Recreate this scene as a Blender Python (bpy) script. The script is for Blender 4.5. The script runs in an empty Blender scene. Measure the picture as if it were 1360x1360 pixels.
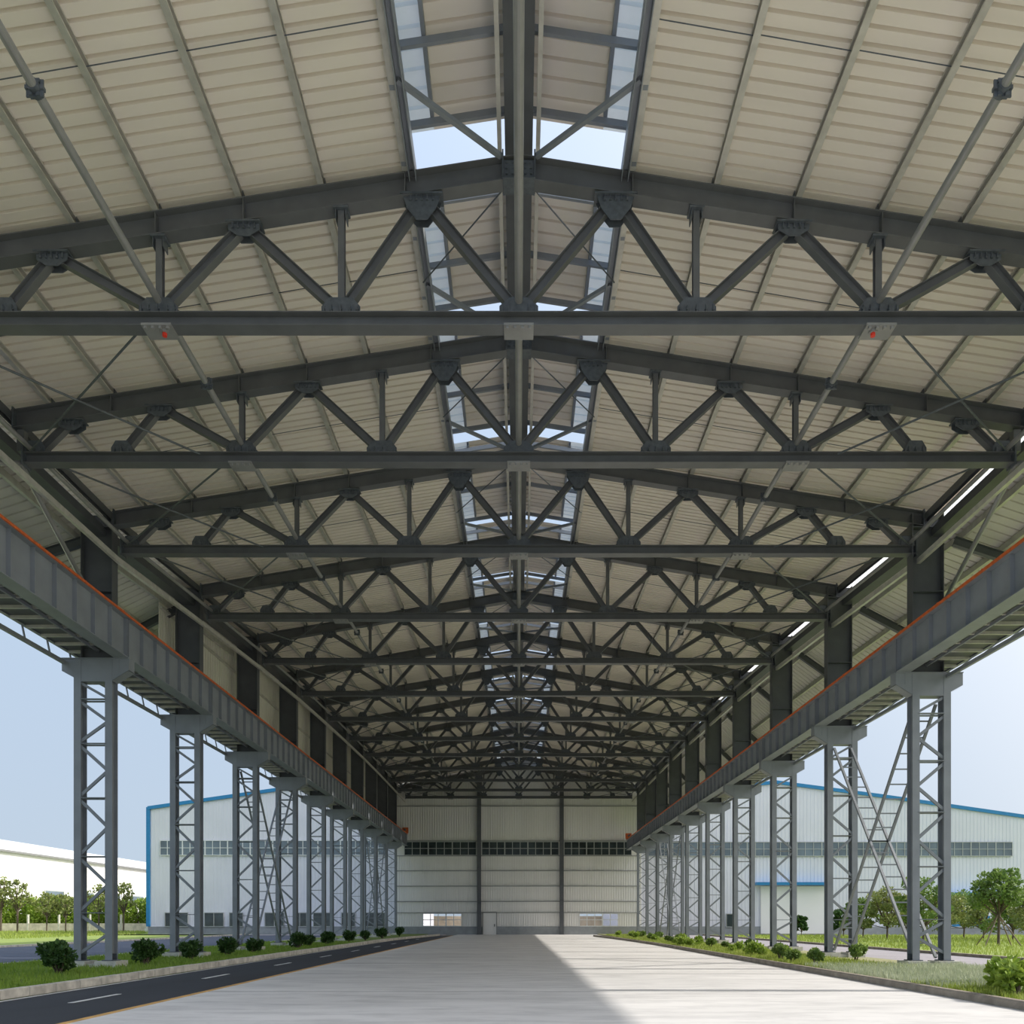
import bpy, math, random
from mathutils import Vector, Matrix
random.seed(7)
sc = bpy.context.scene
col = sc.collection
# ------------------------------------------------------------------ camera
EYE = 1.7
cd = bpy.data.cameras.new('camera'); cam = bpy.data.objects.new('camera', cd); col.objects.link(cam)
cam.location = (0, 0, EYE); cam.rotation_euler = (math.pi/2, 0, 0)
cd.sensor_fit = 'HORIZONTAL'; cd.sensor_width = 36; cd.lens = 36*1050/1360
cd.shift_x = -9/1360; cd.shift_y = 543/1360; cd.clip_end = 3000
sc.camera = cam
# ------------------------------------------------------------------ world, sun, exposure
SUN_EL = math.radians(37.9)
SUND = Vector((math.cos(SUN_EL), -0.012, math.sin(SUN_EL))).normalized()
W = bpy.data.worlds.new('world'); sc.world = W; W.use_nodes = True
nt = W.node_tree; nt.nodes.clear(); N = nt.nodes.new; Lk = nt.links.new
wo = N('ShaderNodeOutputWorld'); bg = N('ShaderNodeBackground'); tc = N('ShaderNodeTexCoord')
sep = N('ShaderNodeSeparateXYZ'); ramp = N('ShaderNodeValToRGB')
Lk(tc.outputs['Generated'], sep.inputs[0]); Lk(sep.outputs['Z'], ramp.inputs[0])
cr = ramp.color_ramp; cr.elements[0].position = 0.0; cr.elements[0].color = (.385, .46, .54, 1)
cr.elements[1].position = 1.0; cr.elements[1].color = (.38, .50, .70, 1)
e = cr.elements.new(.18); e.color = (.375, .46, .57, 1)
e = cr.elements.new(.42); e.color = (.37, .47, .61, 1)
e = cr.elements.new(.75); e.color = (.42, .53, .71, 1)
dt = N('ShaderNodeVectorMath'); dt.operation = 'DOT_PRODUCT'; dt.inputs[1].default_value = SUND
Lk(tc.outputs['Generated'], dt.inputs[0])
mr = N('ShaderNodeMapRange'); mr.inputs[1].default_value = -0.05; mr.inputs[2].default_value = 1.0
mr.inputs[3].default_value = 0.0; mr.inputs[4].default_value = 1.0
Lk(dt.outputs['Value'], mr.inputs[0])
pw = N('ShaderNodeMath'); pw.operation = 'POWER'; pw.inputs[1].default_value = 3.6; Lk(mr.outputs[0], pw.inputs[0])
mx = N('ShaderNodeMix'); mx.data_type = 'RGBA'; mx.blend_type = 'ADD'; mx.inputs['Factor'].default_value = 1
gl = N('ShaderNodeMix'); gl.data_type = 'RGBA'; gl.inputs['A'].default_value = (0, 0, 0, 1); gl.inputs['B'].default_value = (1.5, 1.25, .95, 1)
Lk(pw.outputs[0], gl.inputs['Factor']); Lk(ramp.outputs[0], mx.inputs['A']); Lk(gl.outputs['Result'], mx.inputs['B'])
Lk(mx.outputs['Result'], bg.inputs[0]); bg.inputs[1].default_value = 1.0; Lk(bg.outputs[0], wo.inputs[0])
sd = bpy.data.lights.new('sun', 'SUN'); sd.energy = 2.85; sd.angle = math.radians(1.1); sd.color = (1, .95, .87)
so = bpy.data.objects.new('sun', sd); col.objects.link(so); so.location = (60, 0, 50)
so.rotation_euler = SUND.to_track_quat('Z', 'Y').to_euler()
sc.view_settings.view_transform = 'Standard'; sc.view_settings.look = 'None'
sc.view_settings.gamma = 1; sc.view_settings.use_curve_mapping = False; sc.view_settings.exposure = 0.5

# ------------------------------------------------------------------ materials
def mat(name, c, rough=.6, metal=0, var=.08, scale=3.0, bump=0.0, bscale=40, stretch=(1, 1, 1), c2=None, spec=None):
    m = bpy.data.materials.new(name); m.use_nodes = True; t = m.node_tree; b = t.nodes['Principled BSDF']
    b.inputs['Roughness'].default_value = rough; b.inputs['Metallic'].default_value = metal
    if spec is not None: b.inputs['Specular IOR Level'].default_value = spec
    g = t.nodes.new('ShaderNodeTexCoord'); mp = t.nodes.new('ShaderNodeMapping'); mp.inputs['Scale'].default_value = stretch
    ge = t.nodes.new('ShaderNodeNewGeometry')
    t.links.new(ge.outputs['Position'], mp.inputs[0])
    n = t.nodes.new('ShaderNodeTexNoise'); n.inputs['Scale'].default_value = scale; n.inputs['Detail'].default_value = 5
    t.links.new(mp.outputs[0], n.inputs['Vector'])
    r = t.nodes.new('ShaderNodeValToRGB'); e0, e1 = r.color_ramp.elements
    e0.position = .3; e1.position = .7
    if c2 is None:
        e0.color = tuple(x*(1-var) for x in c)+(1,); e1.color = tuple(min(1, x*(1+var)) for x in c)+(1,)
    else: e0.color = tuple(c)+(1,); e1.color = tuple(c2)+(1,)
    t.links.new(n.outputs['Fac'], r.inputs[0]); t.links.new(r.outputs[0], b.inputs['Base Color'])
    if bump:
        n2 = t.nodes.new('ShaderNodeTexNoise'); n2.inputs['Scale'].default_value = bscale; n2.inputs['Detail'].default_value = 4
        t.links.new(mp.outputs[0], n2.inputs['Vector'])
        bp = t.nodes.new('ShaderNodeBump'); bp.inputs['Strength'].default_value = bump; bp.inputs['Distance'].default_value = .02
        t.links.new(n2.outputs['Fac'], bp.inputs['Height']); t.links.new(bp.outputs[0], b.inputs['Normal'])
    return m
def leafmat(name, c, c2):
    m = mat(name, c, .5, c2=c2, scale=2.5)
    t = m.node_tree; b = t.nodes['Principled BSDF']; o = t.nodes['Material Output']
    tr = t.nodes.new('ShaderNodeBsdfTranslucent'); mi = t.nodes.new('ShaderNodeMixShader'); mi.inputs[0].default_value = .3
    t.links.new(b.inputs['Base Color'].links[0].from_socket, tr.inputs[0])
    t.links.new(b.outputs[0], mi.inputs[1]); t.links.new(tr.outputs[0], mi.inputs[2]); t.links.new(mi.outputs[0], o.inputs[0])
    return m
def translucent(name, c, f):
    m = mat(name, c, .35, var=.05)
    t = m.node_tree; b = t.nodes['Principled BSDF']; o = t.nodes['Material Output']
    tr = t.nodes.new('ShaderNodeBsdfTranslucent'); tr.inputs[0].default_value = tuple(c)+(1,)
    mi = t.nodes.new('ShaderNodeMixShader'); mi.inputs[0].default_value = f
    t.links.new(b.outputs[0], mi.inputs[1]); t.links.new(tr.outputs[0], mi.inputs[2]); t.links.new(mi.outputs[0], o.inputs[0])
    return m
M = {}
M['steel'] = mat('grey painted steel', (.24, .26, .285), .42, var=.1, scale=1.6)
M['steel_dark'] = mat('dark painted steel', (.09, .096, .104), .45, var=.12, scale=2)
M['steel_truss'] = mat('truss paint', (.115, .120, .125), .42, var=.12, scale=2)
M['gusset'] = mat('gusset paint', (.085, .098, .112), .4, var=.25, scale=9)
M['galv'] = mat('galvanised steel', (.60, .58, .53), .38, .35, var=.12, scale=4)
M['pipe'] = mat('pipe paint', (.27, .27, .265), .4, .2, var=.1, scale=3)
M['sheet'] = mat('roof sheet underside', (.82, .75, .665), .5, var=.05, scale=.7, stretch=(.4, 2, 1))
M['sheet2'] = mat('canopy sheet', (.70, .67, .60), .5, var=.06, scale=1)
M['clear'] = translucent('translucent rooflight', (.62, .68, .72), .2)
M['eaveclear'] = translucent('translucent slit stand-in', (.9, .92, .95), .6)
M['bluepanel'] = translucent('blue side panel', (.25, .50, .80), .45)
M['orange'] = mat('orange conductor', (.62, .13, .03), .5, var=.2, scale=6)
M['red'] = mat('red lens', (.7, .04, .02), .3)
M['endwall'] = mat('end wall cladding', (.80, .79, .76), .55, var=.04, scale=.5, stretch=(1, 1, .3))
M['facade'] = mat('white facade cladding', (.76, .765, .84), .5, var=.03, scale=.4)
M['white'] = mat('white cladding', (.86, .86, .85), .6, var=.03, scale=.3)
M['blue'] = mat('blue trim', (.02, .22, .48), .4, var=.08)
M['glass'] = mat('dark glazing', (.045, .06, .065), .08, var=.5, scale=.7, spec=.6)
M['glass2'] = mat('pale glazing', (.13, .17, .20), .1, var=.4, scale=.3, spec=.8)
M['frame'] = mat('white window frame', (.72, .74, .74), .5)
M['frame_grey'] = mat('grey window frame', (.40, .42, .41), .5)
M['plinthwall'] = mat('grey rendered plinth', (.30, .32, .33), .8, var=.12, scale=1.5)
M['girt'] = mat('wall girt', (.30, .31, .30), .5)
M['concrete_block'] = mat('pale concrete', (.56, .55, .50), .85, var=.15, scale=5, bump=.4)
M['kerb'] = mat('weathered kerb', (.60, .57, .50), .9, var=.28, scale=3.2, bump=.5, bscale=20)
M['kerb_brown'] = mat('brown kerb', (.30, .26, .21), .9, var=.3, scale=2.2, bump=.5, bscale=20)
M['asphalt'] = mat('dark asphalt', (.020, .022, .029), .75, var=.3, scale=.8, bump=.4, bscale=60, stretch=(1, .3, 1))
M['asphalt2'] = mat('road asphalt', (.065, .078, .115), .85, var=.12, scale=.5, bump=.3, bscale=50)
M['road_pale'] = mat('pale road', (.33, .31, .33), .85, var=.1, scale=.4, bump=.3, bscale=50)
M['paint'] = mat('road paint', (.70, .70, .68), .7, var=.2, scale=3)
M['yellow'] = mat('orange yellow road paint', (.62, .36, .10), .7, var=.25, scale=3)
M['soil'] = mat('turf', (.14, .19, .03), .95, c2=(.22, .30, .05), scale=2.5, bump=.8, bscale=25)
M['soil_lit'] = mat('lawn', (.20, .28, .05), .95, c2=(.30, .36, .09), scale=1.2, bump=.8, bscale=20)  # brighter copy of the turf, sunlight put into its colour
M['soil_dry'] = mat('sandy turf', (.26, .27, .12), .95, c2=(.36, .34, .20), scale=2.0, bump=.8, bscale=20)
M['earth'] = mat('distant ground', (.22, .21, .18), .95, c2=(.30, .28, .24), scale=.05)
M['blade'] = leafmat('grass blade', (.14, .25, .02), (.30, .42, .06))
M['blade_lit'] = leafmat('sunlit grass blade', (.24, .33, .04), (.40, .46, .10))  # lit copy of the grass blade, lightened for the sunny ground
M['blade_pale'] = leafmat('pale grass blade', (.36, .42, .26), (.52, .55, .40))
M['leaf_dark'] = leafmat('dark leaf', (.022, .065, .012), (.09, .18, .045))
M['leaf_mid'] = leafmat('mid leaf', (.10, .19, .035), (.26, .36, .09))
M['leaf_lime'] = leafmat('lime leaf', (.20, .33, .03), (.36, .46, .08))
M['leaf_olive'] = leafmat('olive leaf', (.15, .21, .06), (.36, .38, .12))
M['bark'] = mat('bark', (.12, .09, .07), .9, var=.3, scale=8)
M['stake'] = mat('wood stake', (.20, .15, .11), .9)
M['lamp'] = mat('lamp pole', (.62, .62, .60), .5)
M['masonry'] = mat('pinkish masonry', (.62, .55, .48), .9, var=.2, scale=1.5)
M['beige'] = mat('beige far wall', (.66, .55, .42), .9, var=.2, scale=.6)
# poured concrete floor
fm = mat('poured concrete', (.74, .72, .70), .62, var=.10, scale=.22, bump=.12, bscale=6, stretch=(.6, 2.2, 1)); M['floor'] = fm
t = fm.node_tree; b = t.nodes['Principled BSDF']; base = b.inputs['Base Color'].links[0].from_socket
n3 = t.nodes.new('ShaderNodeTexNoise'); n3.inputs['Scale'].default_value = 1.1; n3.inputs['Detail'].default_value = 9; n3.inputs['Roughness'].default_value = .7
mp3 = t.nodes.new('ShaderNodeMapping'); mp3.inputs['Scale'].default_value = (.5, 1.6, 1); ge3 = t.nodes.new('ShaderNodeNewGeometry')
t.links.new(ge3.outputs['Position'], mp3.inputs[0]); t.links.new(mp3.outputs[0], n3.inputs['Vector'])
r3 = t.nodes.new('ShaderNodeValToRGB'); r3.color_ramp.elements[0].position = .36; r3.color_ramp.elements[0].color = (.74, .74, .74, 1)
r3.color_ramp.elements[1].position = .55; r3.color_ramp.elements[1].color = (1, 1, 1, 1)
mm = t.nodes.new('ShaderNodeMix'); mm.data_type = 'RGBA'; mm.blend_type = 'MULTIPLY'; mm.inputs['Factor'].default_value = .8
t.links.new(n3.outputs['Fac'], r3.inputs[0]); t.links.new(base, mm.inputs['A']); t.links.new(r3.outputs[0], mm.inputs['B'])
t.links.new(mm.outputs['Result'], b.inputs['Base Color'])

# ------------------------------------------------------------------ mesh helpers
def wloc(o):
    v = Vector((0, 0, 0))
    while o is not None: v += o.location; o = o.parent
    return v
def tag(o, label=None, cat=None, group=None, kind=None):
    if label: o['label'] = label
    if cat: o['category'] = cat
    if group: o['group'] = group
    if kind: o['kind'] = kind
    return o
def empty(name, loc, label, cat, group=None):
    o = bpy.data.objects.new(name, None); col.objects.link(o); o.location = loc; o.empty_display_size = .2
    return tag(o, label, cat, group)
class MB:
    def __init__(s): s.v = []; s.f = []
    def add(s, vs, fs):
        n = len(s.v); s.v += [tuple(x) for x in vs]; s.f += [tuple(i+n for i in f) for f in fs]; return s
    def box(s, x0, x1, y0, y1, z0, z1):
        x0, x1 = min(x0, x1), max(x0, x1)
        return s.add([(x0,y0,z0),(x1,y0,z0),(x1,y1,z0),(x0,y1,z0),(x0,y0,z1),(x1,y0,z1),(x1,y1,z1),(x0,y1,z1)],
            [(0,3,2,1),(4,5,6,7),(0,1,5,4),(1,2,6,5),(2,3,7,6),(3,0,4,7)])
    def sweep(s, p0, p1, prof, up=(0, 1, 0)):
        p0 = Vector(p0); p1 = Vector(p1); d = (p1-p0).normalized(); up = Vector(up)
        a = d.cross(up)
        if a.length < 1e-4: a = d.cross(Vector((1, 0, 0)))
        a.normalize(); b = a.cross(d)      # a = width axis, b = height axis (along up)
        n = len(prof); vs = [p0+a*u+b*w for u, w in prof]+[p1+a*u+b*w for u, w in prof]
        fs = [(i, (i+1) % n, n+(i+1) % n, n+i) for i in range(n)]+[tuple(range(n))[::-1], tuple(range(n, 2*n))]
        return s.add(vs, fs)
    def poly(s, pts, prof):      # profile (x,z) moved along pts without turning: for members running along y
        n = len(prof); vs = []; fs = []
        for p in pts: vs += [(p[0]+u, p[1], p[2]+w) for u, w in prof]
        for k in range(len(pts)-1):
            fs += [(k*n+i, k*n+(i+1) % n, (k+1)*n+(i+1) % n, (k+1)*n+i) for i in range(n)]
        fs += [tuple(range(n))[::-1], tuple(range((len(pts)-1)*n, len(pts)*n))]
        return s.add(vs, fs)
    def prism_y(s, pts, y0, y1):  # xz outline extruded in y
        n = len(pts); vs = [(x, y0, z) for x, z in pts]+[(x, y1, z) for x, z in pts]
        return s.add(vs, [(i, (i+1) % n, n+(i+1) % n, n+i) for i in range(n)]+[tuple(range(n))[::-1], tuple(range(n, 2*n))])
    def build(s, name, m, parent=None, label=None, smooth=False):
        me = bpy.data.meshes.new(name)
        if parent is not None: off = wloc(parent)
        else:
            xs, ys, zs = zip(*s.v); off = Vector(((min(xs)+max(xs))/2, (min(ys)+max(ys))/2, min(zs)))
        ox, oy, oz = off
        me.from_pydata([(x-ox, y-oy, z-oz) for x, y, z in s.v], [], s.f); me.materials.append(M[m] if isinstance(m, str) else m); me.update()
        if smooth:
            for p in me.polygons: p.use_smooth = True
        o = bpy.data.objects.new(name, me); col.objects.link(o)
        if parent is not None: o.parent = parent
        else: o.location = off
        if label: o['label'] = label
        return o
def copy_tree(o, loc, parent=None):
    c = o.copy(); col.objects.link(c); c.parent = parent
    if parent is None: c.location = loc
    for ch in o.children: copy_tree(ch, None, c)
    return c
def BX(w, h): return [(-w/2, -h/2), (w/2, -h/2), (w/2, h/2), (-w/2, h/2)]
def IS(w, h, tf=.02, tw=.014):   # I section, flanges top/bottom
    W_, H, t = w/2, h/2, tw/2
    return [(-W_, -H), (W_, -H), (W_, -H+tf), (t, -H+tf), (t, H-tf), (W_, H-tf), (W_, H), (-W_, H), (-W_, H-tf), (-t, H-tf), (-t, -H+tf), (-W_, -H+tf)]
def HS(w, h, tf=.02, tw=.014):   # same turned 90 degrees: flanges left/right
    return [(y, -x) for x, y in IS(h, w, tf, tw)]
def CS(w, h, t=.006, lip=.03, flip=1):    # lipped channel, open to +x*flip
    p = [(0,0),(w,0),(w,lip),(w-t,lip),(w-t,t),(t,t),(t,h-t),(w-t,h-t),(w-t,h-lip),(w,h-lip),(w,h),(0,h)]
    return [((x-w/2)*flip, z) for x, z in (p if flip > 0 else p[::-1])]
def CI(r, n=12): return [(r*math.cos(2*math.pi*i/n), r*math.sin(2*math.pi*i/n)) for i in range(n)]
ORD = ['', 'first', 'second', 'third', 'fourth', 'fifth', 'sixth', 'seventh', 'eighth', 'ninth', 'tenth', 'eleventh', 'twelfth', 'thirteenth', 'fourteenth']
SIDE = {-1: 'left', 1: 'right'}

def ordn(k):
    if k <= 14: return ORD[k]
    u = ['', 'first', 'second', 'third', 'fourth', 'fifth', 'sixth', 'seventh', 'eighth', 'ninth'][k % 10]
    if k < 20: return {15: 'fifteenth', 16: 'sixteenth', 17: 'seventeenth', 18: 'eighteenth', 19: 'nineteenth'}[k]
    t_ = ['twent', 'thirt', 'fort', 'fift', 'sixt', 'sevent', 'eight'][k//10-2]
    return t_+'ieth' if k % 10 == 0 else t_+'y-'+u
# ------------------------------------------------------------------ layout
F = 10.0; WALL = 98.0
COLD = [27.6, 35.2, 42.9, 50.5, 57.9, 65.0, 72.0, 78.8, 85.4, 91.8]      # front face of each column pair
ALLC = [19.0]+COLD
TD = [17.2, 22.3]+[d+.2 for d in COLD]+[97.3]                            # truss planes
XI = {-1: 14.2, 1: 13.75}                                                # inner face of columns
ZB = {-1: 10.88, 1: 10.38}                                               # crane bracket level
GH = {-1: 1.47, 1: 1.27}                                                 # girder height
GX = {-1: -13.87, 1: 13.42}
SK = [(0, 1), (TD[2], 1), (TD[3], 1.046), (TD[4], 1.088), (TD[5], 1.120), (TD[6], 1.140), (TD[7], 1.155), (TD[8], 1.165), (TD[9], 1.17), (200, 1.17)]
def S(d):
    for (a, sa), (b, sb) in zip(SK, SK[1:]):
        if d <= b: return sa+(sb-sa)*(d-a)/(b-a)
def P(x, d, z):                  # the roof climbs a little towards the far end
    s = S(d); return (x*(1+(s-1)*max(0, 1-abs(x)/14)), d, EYE+(z-EYE)*s)
SL = .156
def zt(x): return 18.25-SL*abs(x)
def zs(x): return zt(x)+.22
ZBC = 14.7

# ------------------------------------------------------------------ ground (setting)
def slab(name, x0, x1, y0, y1, z1, m, z0=-.3):
    return tag(MB().box(x0, x1, y0, y1, z0, z1).build(name, m), kind='structure')
slab('ground', -500, 500, -60, 900, -.06, 'earth', -.5)
fl = MB()
slab('floor', -7.55, 9.6, -4, WALL-.1, 0, 'floor')
slab('asphalt_lane', -11.05, -7.55, -4, 92, -.005, 'asphalt')
slab('service_road', -33, -19.3, -20, 97.5, -.01, 'asphalt2')
slab('side_road', 15.6, 21.4, -20, 94, -.01, 'road_pale')
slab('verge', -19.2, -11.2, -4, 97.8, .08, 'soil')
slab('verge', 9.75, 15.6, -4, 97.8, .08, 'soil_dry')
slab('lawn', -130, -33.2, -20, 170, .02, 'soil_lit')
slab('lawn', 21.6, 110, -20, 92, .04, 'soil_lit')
slab('apron', -80, -9, 92.2, 97.9, .02, 'road_pale', -.25)
# dark joint strips across the concrete, painted in for column shadow lines
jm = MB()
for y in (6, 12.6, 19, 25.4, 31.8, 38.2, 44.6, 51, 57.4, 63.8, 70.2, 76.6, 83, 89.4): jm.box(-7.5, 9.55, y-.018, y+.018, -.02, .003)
tag(jm.build('floor_shadow_strip', mat('joint shadow strip', (.24, .235, .23), .9)), kind='structure')
# painted lines
tag(MB().box(-7.62, -7.46, -4, 90, -.004, .004).build('edge_line', 'yellow'), 'orange-yellow painted line where the asphalt lane meets the concrete floor', 'road marking')
tag(MB().box(-10.98, -10.88, -4, 88, -.004, .003).build('edge_line', 'paint'), 'thin white painted line along the foot of the left kerb', 'road marking')
tag(MB().box(-19.75, -19.6, 0, 96, -.009, -.002).build('edge_line', 'paint'), 'white painted line along the near side of the shaded road outside the left columns', 'road marking')
for k in range(9):
    y = 16.4+6.9*k
    tag(MB().box(-9.36, -9.24, y, y+2, -.004, .002).build('lane_dash', 'paint'),
        f'white centre dash on the dark asphalt lane, {ORD[k+1]} from the front', 'road marking', 'centre dashes on the asphalt lane')
# left kerb stones
def kx(y): return -11.2 if y < 62 else -11.2+2.6*((y-62)/32)**1.3
st0 = None
for k in range(78):
    y = 14.9+k*1.03
    if y > 90: break
    b = MB(); b.box(-.075, .075, 0, 1.0, 0, .16)
    if st0 is None:
        bb = MB(); w, h, c = .085, .22, .02
        bb.poly([(0, 0, 0), (0, 1.0, 0)], [(-w, -.02), (w, -.02), (w, h-c-.03), (w-c, h-.03), (-w+c, h-.03), (-w, h-c-.03)])
        o = bb.build('kerb_stone', 'kerb'); st0 = o
    else:
        o = st0.copy(); col.objects.link(o)
    o.location = (kx(y), y+.5, random.uniform(-.006, .006)); o.rotation_euler.z = random.uniform(-.006, .006)-math.atan2(kx(y+1)-kx(y), 1)
    tag(o, f'pale concrete kerb stone beside the asphalt lane, {ordn(k+1)} from the left picture edge', 'kerb stone', 'pale kerb stones beside the asphalt lane')
# right kerb: one long poured kerb
pts = [(9.68, y, 0) for y in (0, 20, 40, 55)]+[(9.4, 65, 0), (8.9, 75, 0), (8.2, 86, 0)]
tag(MB().poly(pts, [(-.11, -.1), (.11, -.1), (.11, .14), (.08, .17), (-.07, .17), (-.11, .13)]).build('kerb', 'kerb_brown'),
    'long brown-grey concrete kerb in front of the sunny right verge', 'kerb')
tag(MB().box(21.4, 21.65, -10, 93, -.1, .13).build('kerb', 'kerb_brown'), 'low kerb along the far side of the road outside the right columns', 'kerb')
tag(MB().box(-33.3, -33, -10, 97, -.1, .12).build('kerb', 'kerb'), 'pale kerb between the shaded left road and the sunlit lawn', 'kerb')
tag(MB().box(-19.3, -19.15, -10, 97, -.1, .12).build('kerb', 'kerb'), 'pale kerb between the left verge and the shaded road behind the columns', 'kerb')

# ------------------------------------------------------------------ roof sheets (setting)
def ribbed(x0, x1, y0, y1, zf, per=.285, rh=.075, rw=.075, mapped=None, nx=1):
    ys = []; y = y0
    while y < y1:
        for dy, h in ((0, 0), (per-rw, 0), (per-rw+.012, rh), (per-.012, rh)):
            if y+dy < y1: ys.append((y+dy, h))
        y += per
    ys.append((y1, 0))
    b = MB(); vs = []; xs = [x0+(x1-x0)*i/nx for i in range(nx+1)]
    for yy, h in ys:
        for x in xs:
            vs.append((mapped or P)(x, yy, zf(x)+h))
    n = nx+1; fs = []
    for k in range(len(ys)-1):
        for i in range(nx): a = k*n+i; fs.append((a, a+1, a+n+1, a+n))
    return b.add(vs, fs)
for s in (-1, 1):
    tag(ribbed(s*2.46, s*(15.75 if s < 0 else 14.9), F, WALL+.2, zs, nx=3).build('ceiling', 'sheet'), kind='structure')
tag(ribbed(14.9, 15.2, F, WALL+.2, zs).build('ceiling', 'eaveclear'), kind='structure')  # added translucent strip, standing in for the bright open slit at the eave
def zc(x): return 15.45-.30*(abs(x)-15.0)
def CP(x, d, z):                 # canopy: inner edge follows the main eave, outer edge stays level
    u = max(0, min(1, (18.4-abs(x))/3.4)); return (x, d, z+.1*u+(P(14.9, d, 16.2)[2]-16.2)*u)
tag(ribbed(-15.0, -18.4, F, 42.7, zc, .42, mapped=CP).build('ceiling', 'sheet2'), kind='structure')
tag(ribbed(15.0, 18.4, F, WALL-.1, zc, .42, mapped=CP).build('ceiling', 'sheet2'), kind='structure')

# ------------------------------------------------------------------ end wall of the hall (setting)
def vribs(x0, x1, z0, z1, y, per=.3, dep=.035, hole=None, ztop=None):
    b = MB(); x = x0
    prof = []
    while x < x1:
        for dx, h in ((0, 0), (per-.10, 0), (per-.08, dep), (per-.02, dep)):
            if x+dx < x1: prof.append((x+dx, h))
        x += per
    prof.append((x1, 0)); n = len(prof)
    vs = [(xx, y-h, z0) for xx, h in prof]+[(xx, y-h, (ztop(xx) if ztop else z1)) for xx, h in prof]
    return b.add(vs, [(i, i+1, n+i+1, n+i) for i in range(n-1)])
def unmap(x):
    lo, hi = 0.0, 16.0
    for _ in range(40):
        m_ = (lo+hi)/2
        if P(m_, WALL, 16)[0] < abs(x): lo = m_
        else: hi = m_
    return lo
def walltop(x):
    x = unmap(x)
    return P(x, WALL-.1, zs(x) if abs(x) > 2.8 else 19.30-SL*abs(x))[2]-.03
WB = [(-11.9, -7.1), (7.5, 12.3)]          # see-through low windows
pw = MB()
xs = [-15.4, -11.9, -7.1, 7.5, 12.3, 15.2]
pw.add(*(lambda q: (q.v, q.f))(vribs(-15.4, 15.2, 11.55, 0, WALL, ztop=walltop)))
pw.add(*(lambda q: (q.v, q.f))(vribs(-15.4, 15.2, 2.65, 9.8, WALL)))
for a, b_ in ((-15.4, -11.9), (-7.1, 7.5), (12.3, 15.2)): pw.add(*(lambda q: (q.v, q.f))(vribs(a, b_, 1.0, 2.65, WALL)))
for a, b_ in ((-15.4, -14.2), (-5.25, -4.6), (4.95, 5.6), (14.0, 15.2)): pw.box(a, b_, WALL-.02, WALL+.1, 9.8, 11.55)
pw.box(-15.4, 15.2, WALL+.06, WALL+.12, 11.55, 16.5)
pw.box(-15.4, 15.2, WALL+.06, WALL+.12, 2.65, 9.8)
for a, b_ in ((-15.4, -11.9), (-7.1, 7.5), (12.3, 15.2)): pw.box(a, b_, WALL+.06, WALL+.12, .8, 2.65)
tag(pw.build('wall_back', 'endwall'), kind='structure')
tag(MB().box(-15.4, 15.2, WALL-.08, WALL+.15, -.2, 1.0).build('baseboard_back', 'plinthwall'), kind='structure')
wn = 1
def windowset(x0, x1, z0, z1, y, n, glass, frame, rows=2, parent=None, nm=None, hole=False):
    global wn
    fr = MB(); fr.box(x0, x1, y-.06, y+.04, z0, z0+.09); fr.box(x0, x1, y-.06, y+.04, z1-.09, z1)
    for r in range(1, rows): z = z0+(z1-z0)*r/rows; fr.box(x0, x1, y-.05, y+.03, z-.035, z+.035)
    for i in range(n+1):
        x = x0+(x1-x0)*i/n; w = .04 if i % 3 else .07; fr.box(max(x0, x-w), min(x1, x+w), y-.055, y+.035, z0, z1)
    g = MB().box(x0+.02, x1-.02, y, y+.02, z0+.02, z1-.02)
    if parent is None:
        o = fr.build(f'window_{wn}', frame); wn += 1; tag(o, kind='structure'); g.build('pane', glass, o)
    else:
        o = fr.build(nm or 'window', frame, parent); g.build('pane', glass, o)
    return o
gm = bpy.data.materials.new('clear glazing'); gm.use_nodes = True
_b = gm.node_tree.nodes['Principled BSDF']; _b.inputs['Transmission Weight'].default_value = 1; _b.inputs['Roughness'].default_value = .02; _b.inputs['IOR'].default_value = 1.05
M['clearglass'] = gm
windowset(-14.2, -5.25, 9.8, 11.55, WALL-.02, 9, 'glass', 'frame_grey')
windowset(-4.6, 4.95, 9.8, 11.55, WALL-.02, 10, 'glass', 'frame_grey')
windowset(5.6, 14.0, 9.8, 11.55, WALL-.02, 9, 'glass', 'frame_grey')
windowset(-11.9, -7.1, 1.0, 2.65, WALL-.02, 5, 'clearglass', 'frame')
windowset(7.5, 12.3, 1.0, 2.65, WALL-.02, 5, 'clearglass', 'frame')
for i, z in enumerate((4.1, 6.0, 7.9, 9.75, 11.6, 15.9)):
    tag(MB().sweep((-15.2, WALL-.14, z), (15, WALL-.14, z), CS(.1, .16)).build(f'trim_{i+1}', 'girt'), kind='structure')
tag(MB().sweep((-15.2, WALL-.14, 2.72), (15, WALL-.14, 2.72), CS(.08, .1)).build('trim_7', 'girt'), kind='structure')
dr = MB(); dr.box(-4.4, -2.8, WALL-.12, WALL-.06, 0, 2.7)
d1 = tag(dr.build('door_1', 'endwall'), kind='structure')
MB().box(-4.5, -4.4, WALL-.14, WALL-.05, 0, 2.8).box(-2.8, -2.7, WALL-.14, WALL-.05, 0, 2.8).box(-4.4, -2.8, WALL-.14, WALL-.05, 2.7, 2.8).build('door_frame', 'girt', d1)
MB().box(-3.05, -2.95, WALL-.2, WALL-.12, 1.0, 1.3).build('door_handle', 'gusset', d1)
for x, nm in ((-4.9, 'left'), (5.3, 'right')):
    r = empty('wall_post', (x, WALL-.4, 0), f'tall dark steel post standing against the end wall, {nm} of the pair', 'post')
    MB().sweep((x, WALL-.4, 0.05), (x, WALL-.4, P(x, WALL-.4, zt(x))[2]-.1), IS(.5, .34)).build('shaft', 'steel_dark', r)
    MB().box(x-.35, x+.35, WALL-.62, WALL-.2, 0, .05).build('base_plate', 'gusset', r)
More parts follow.
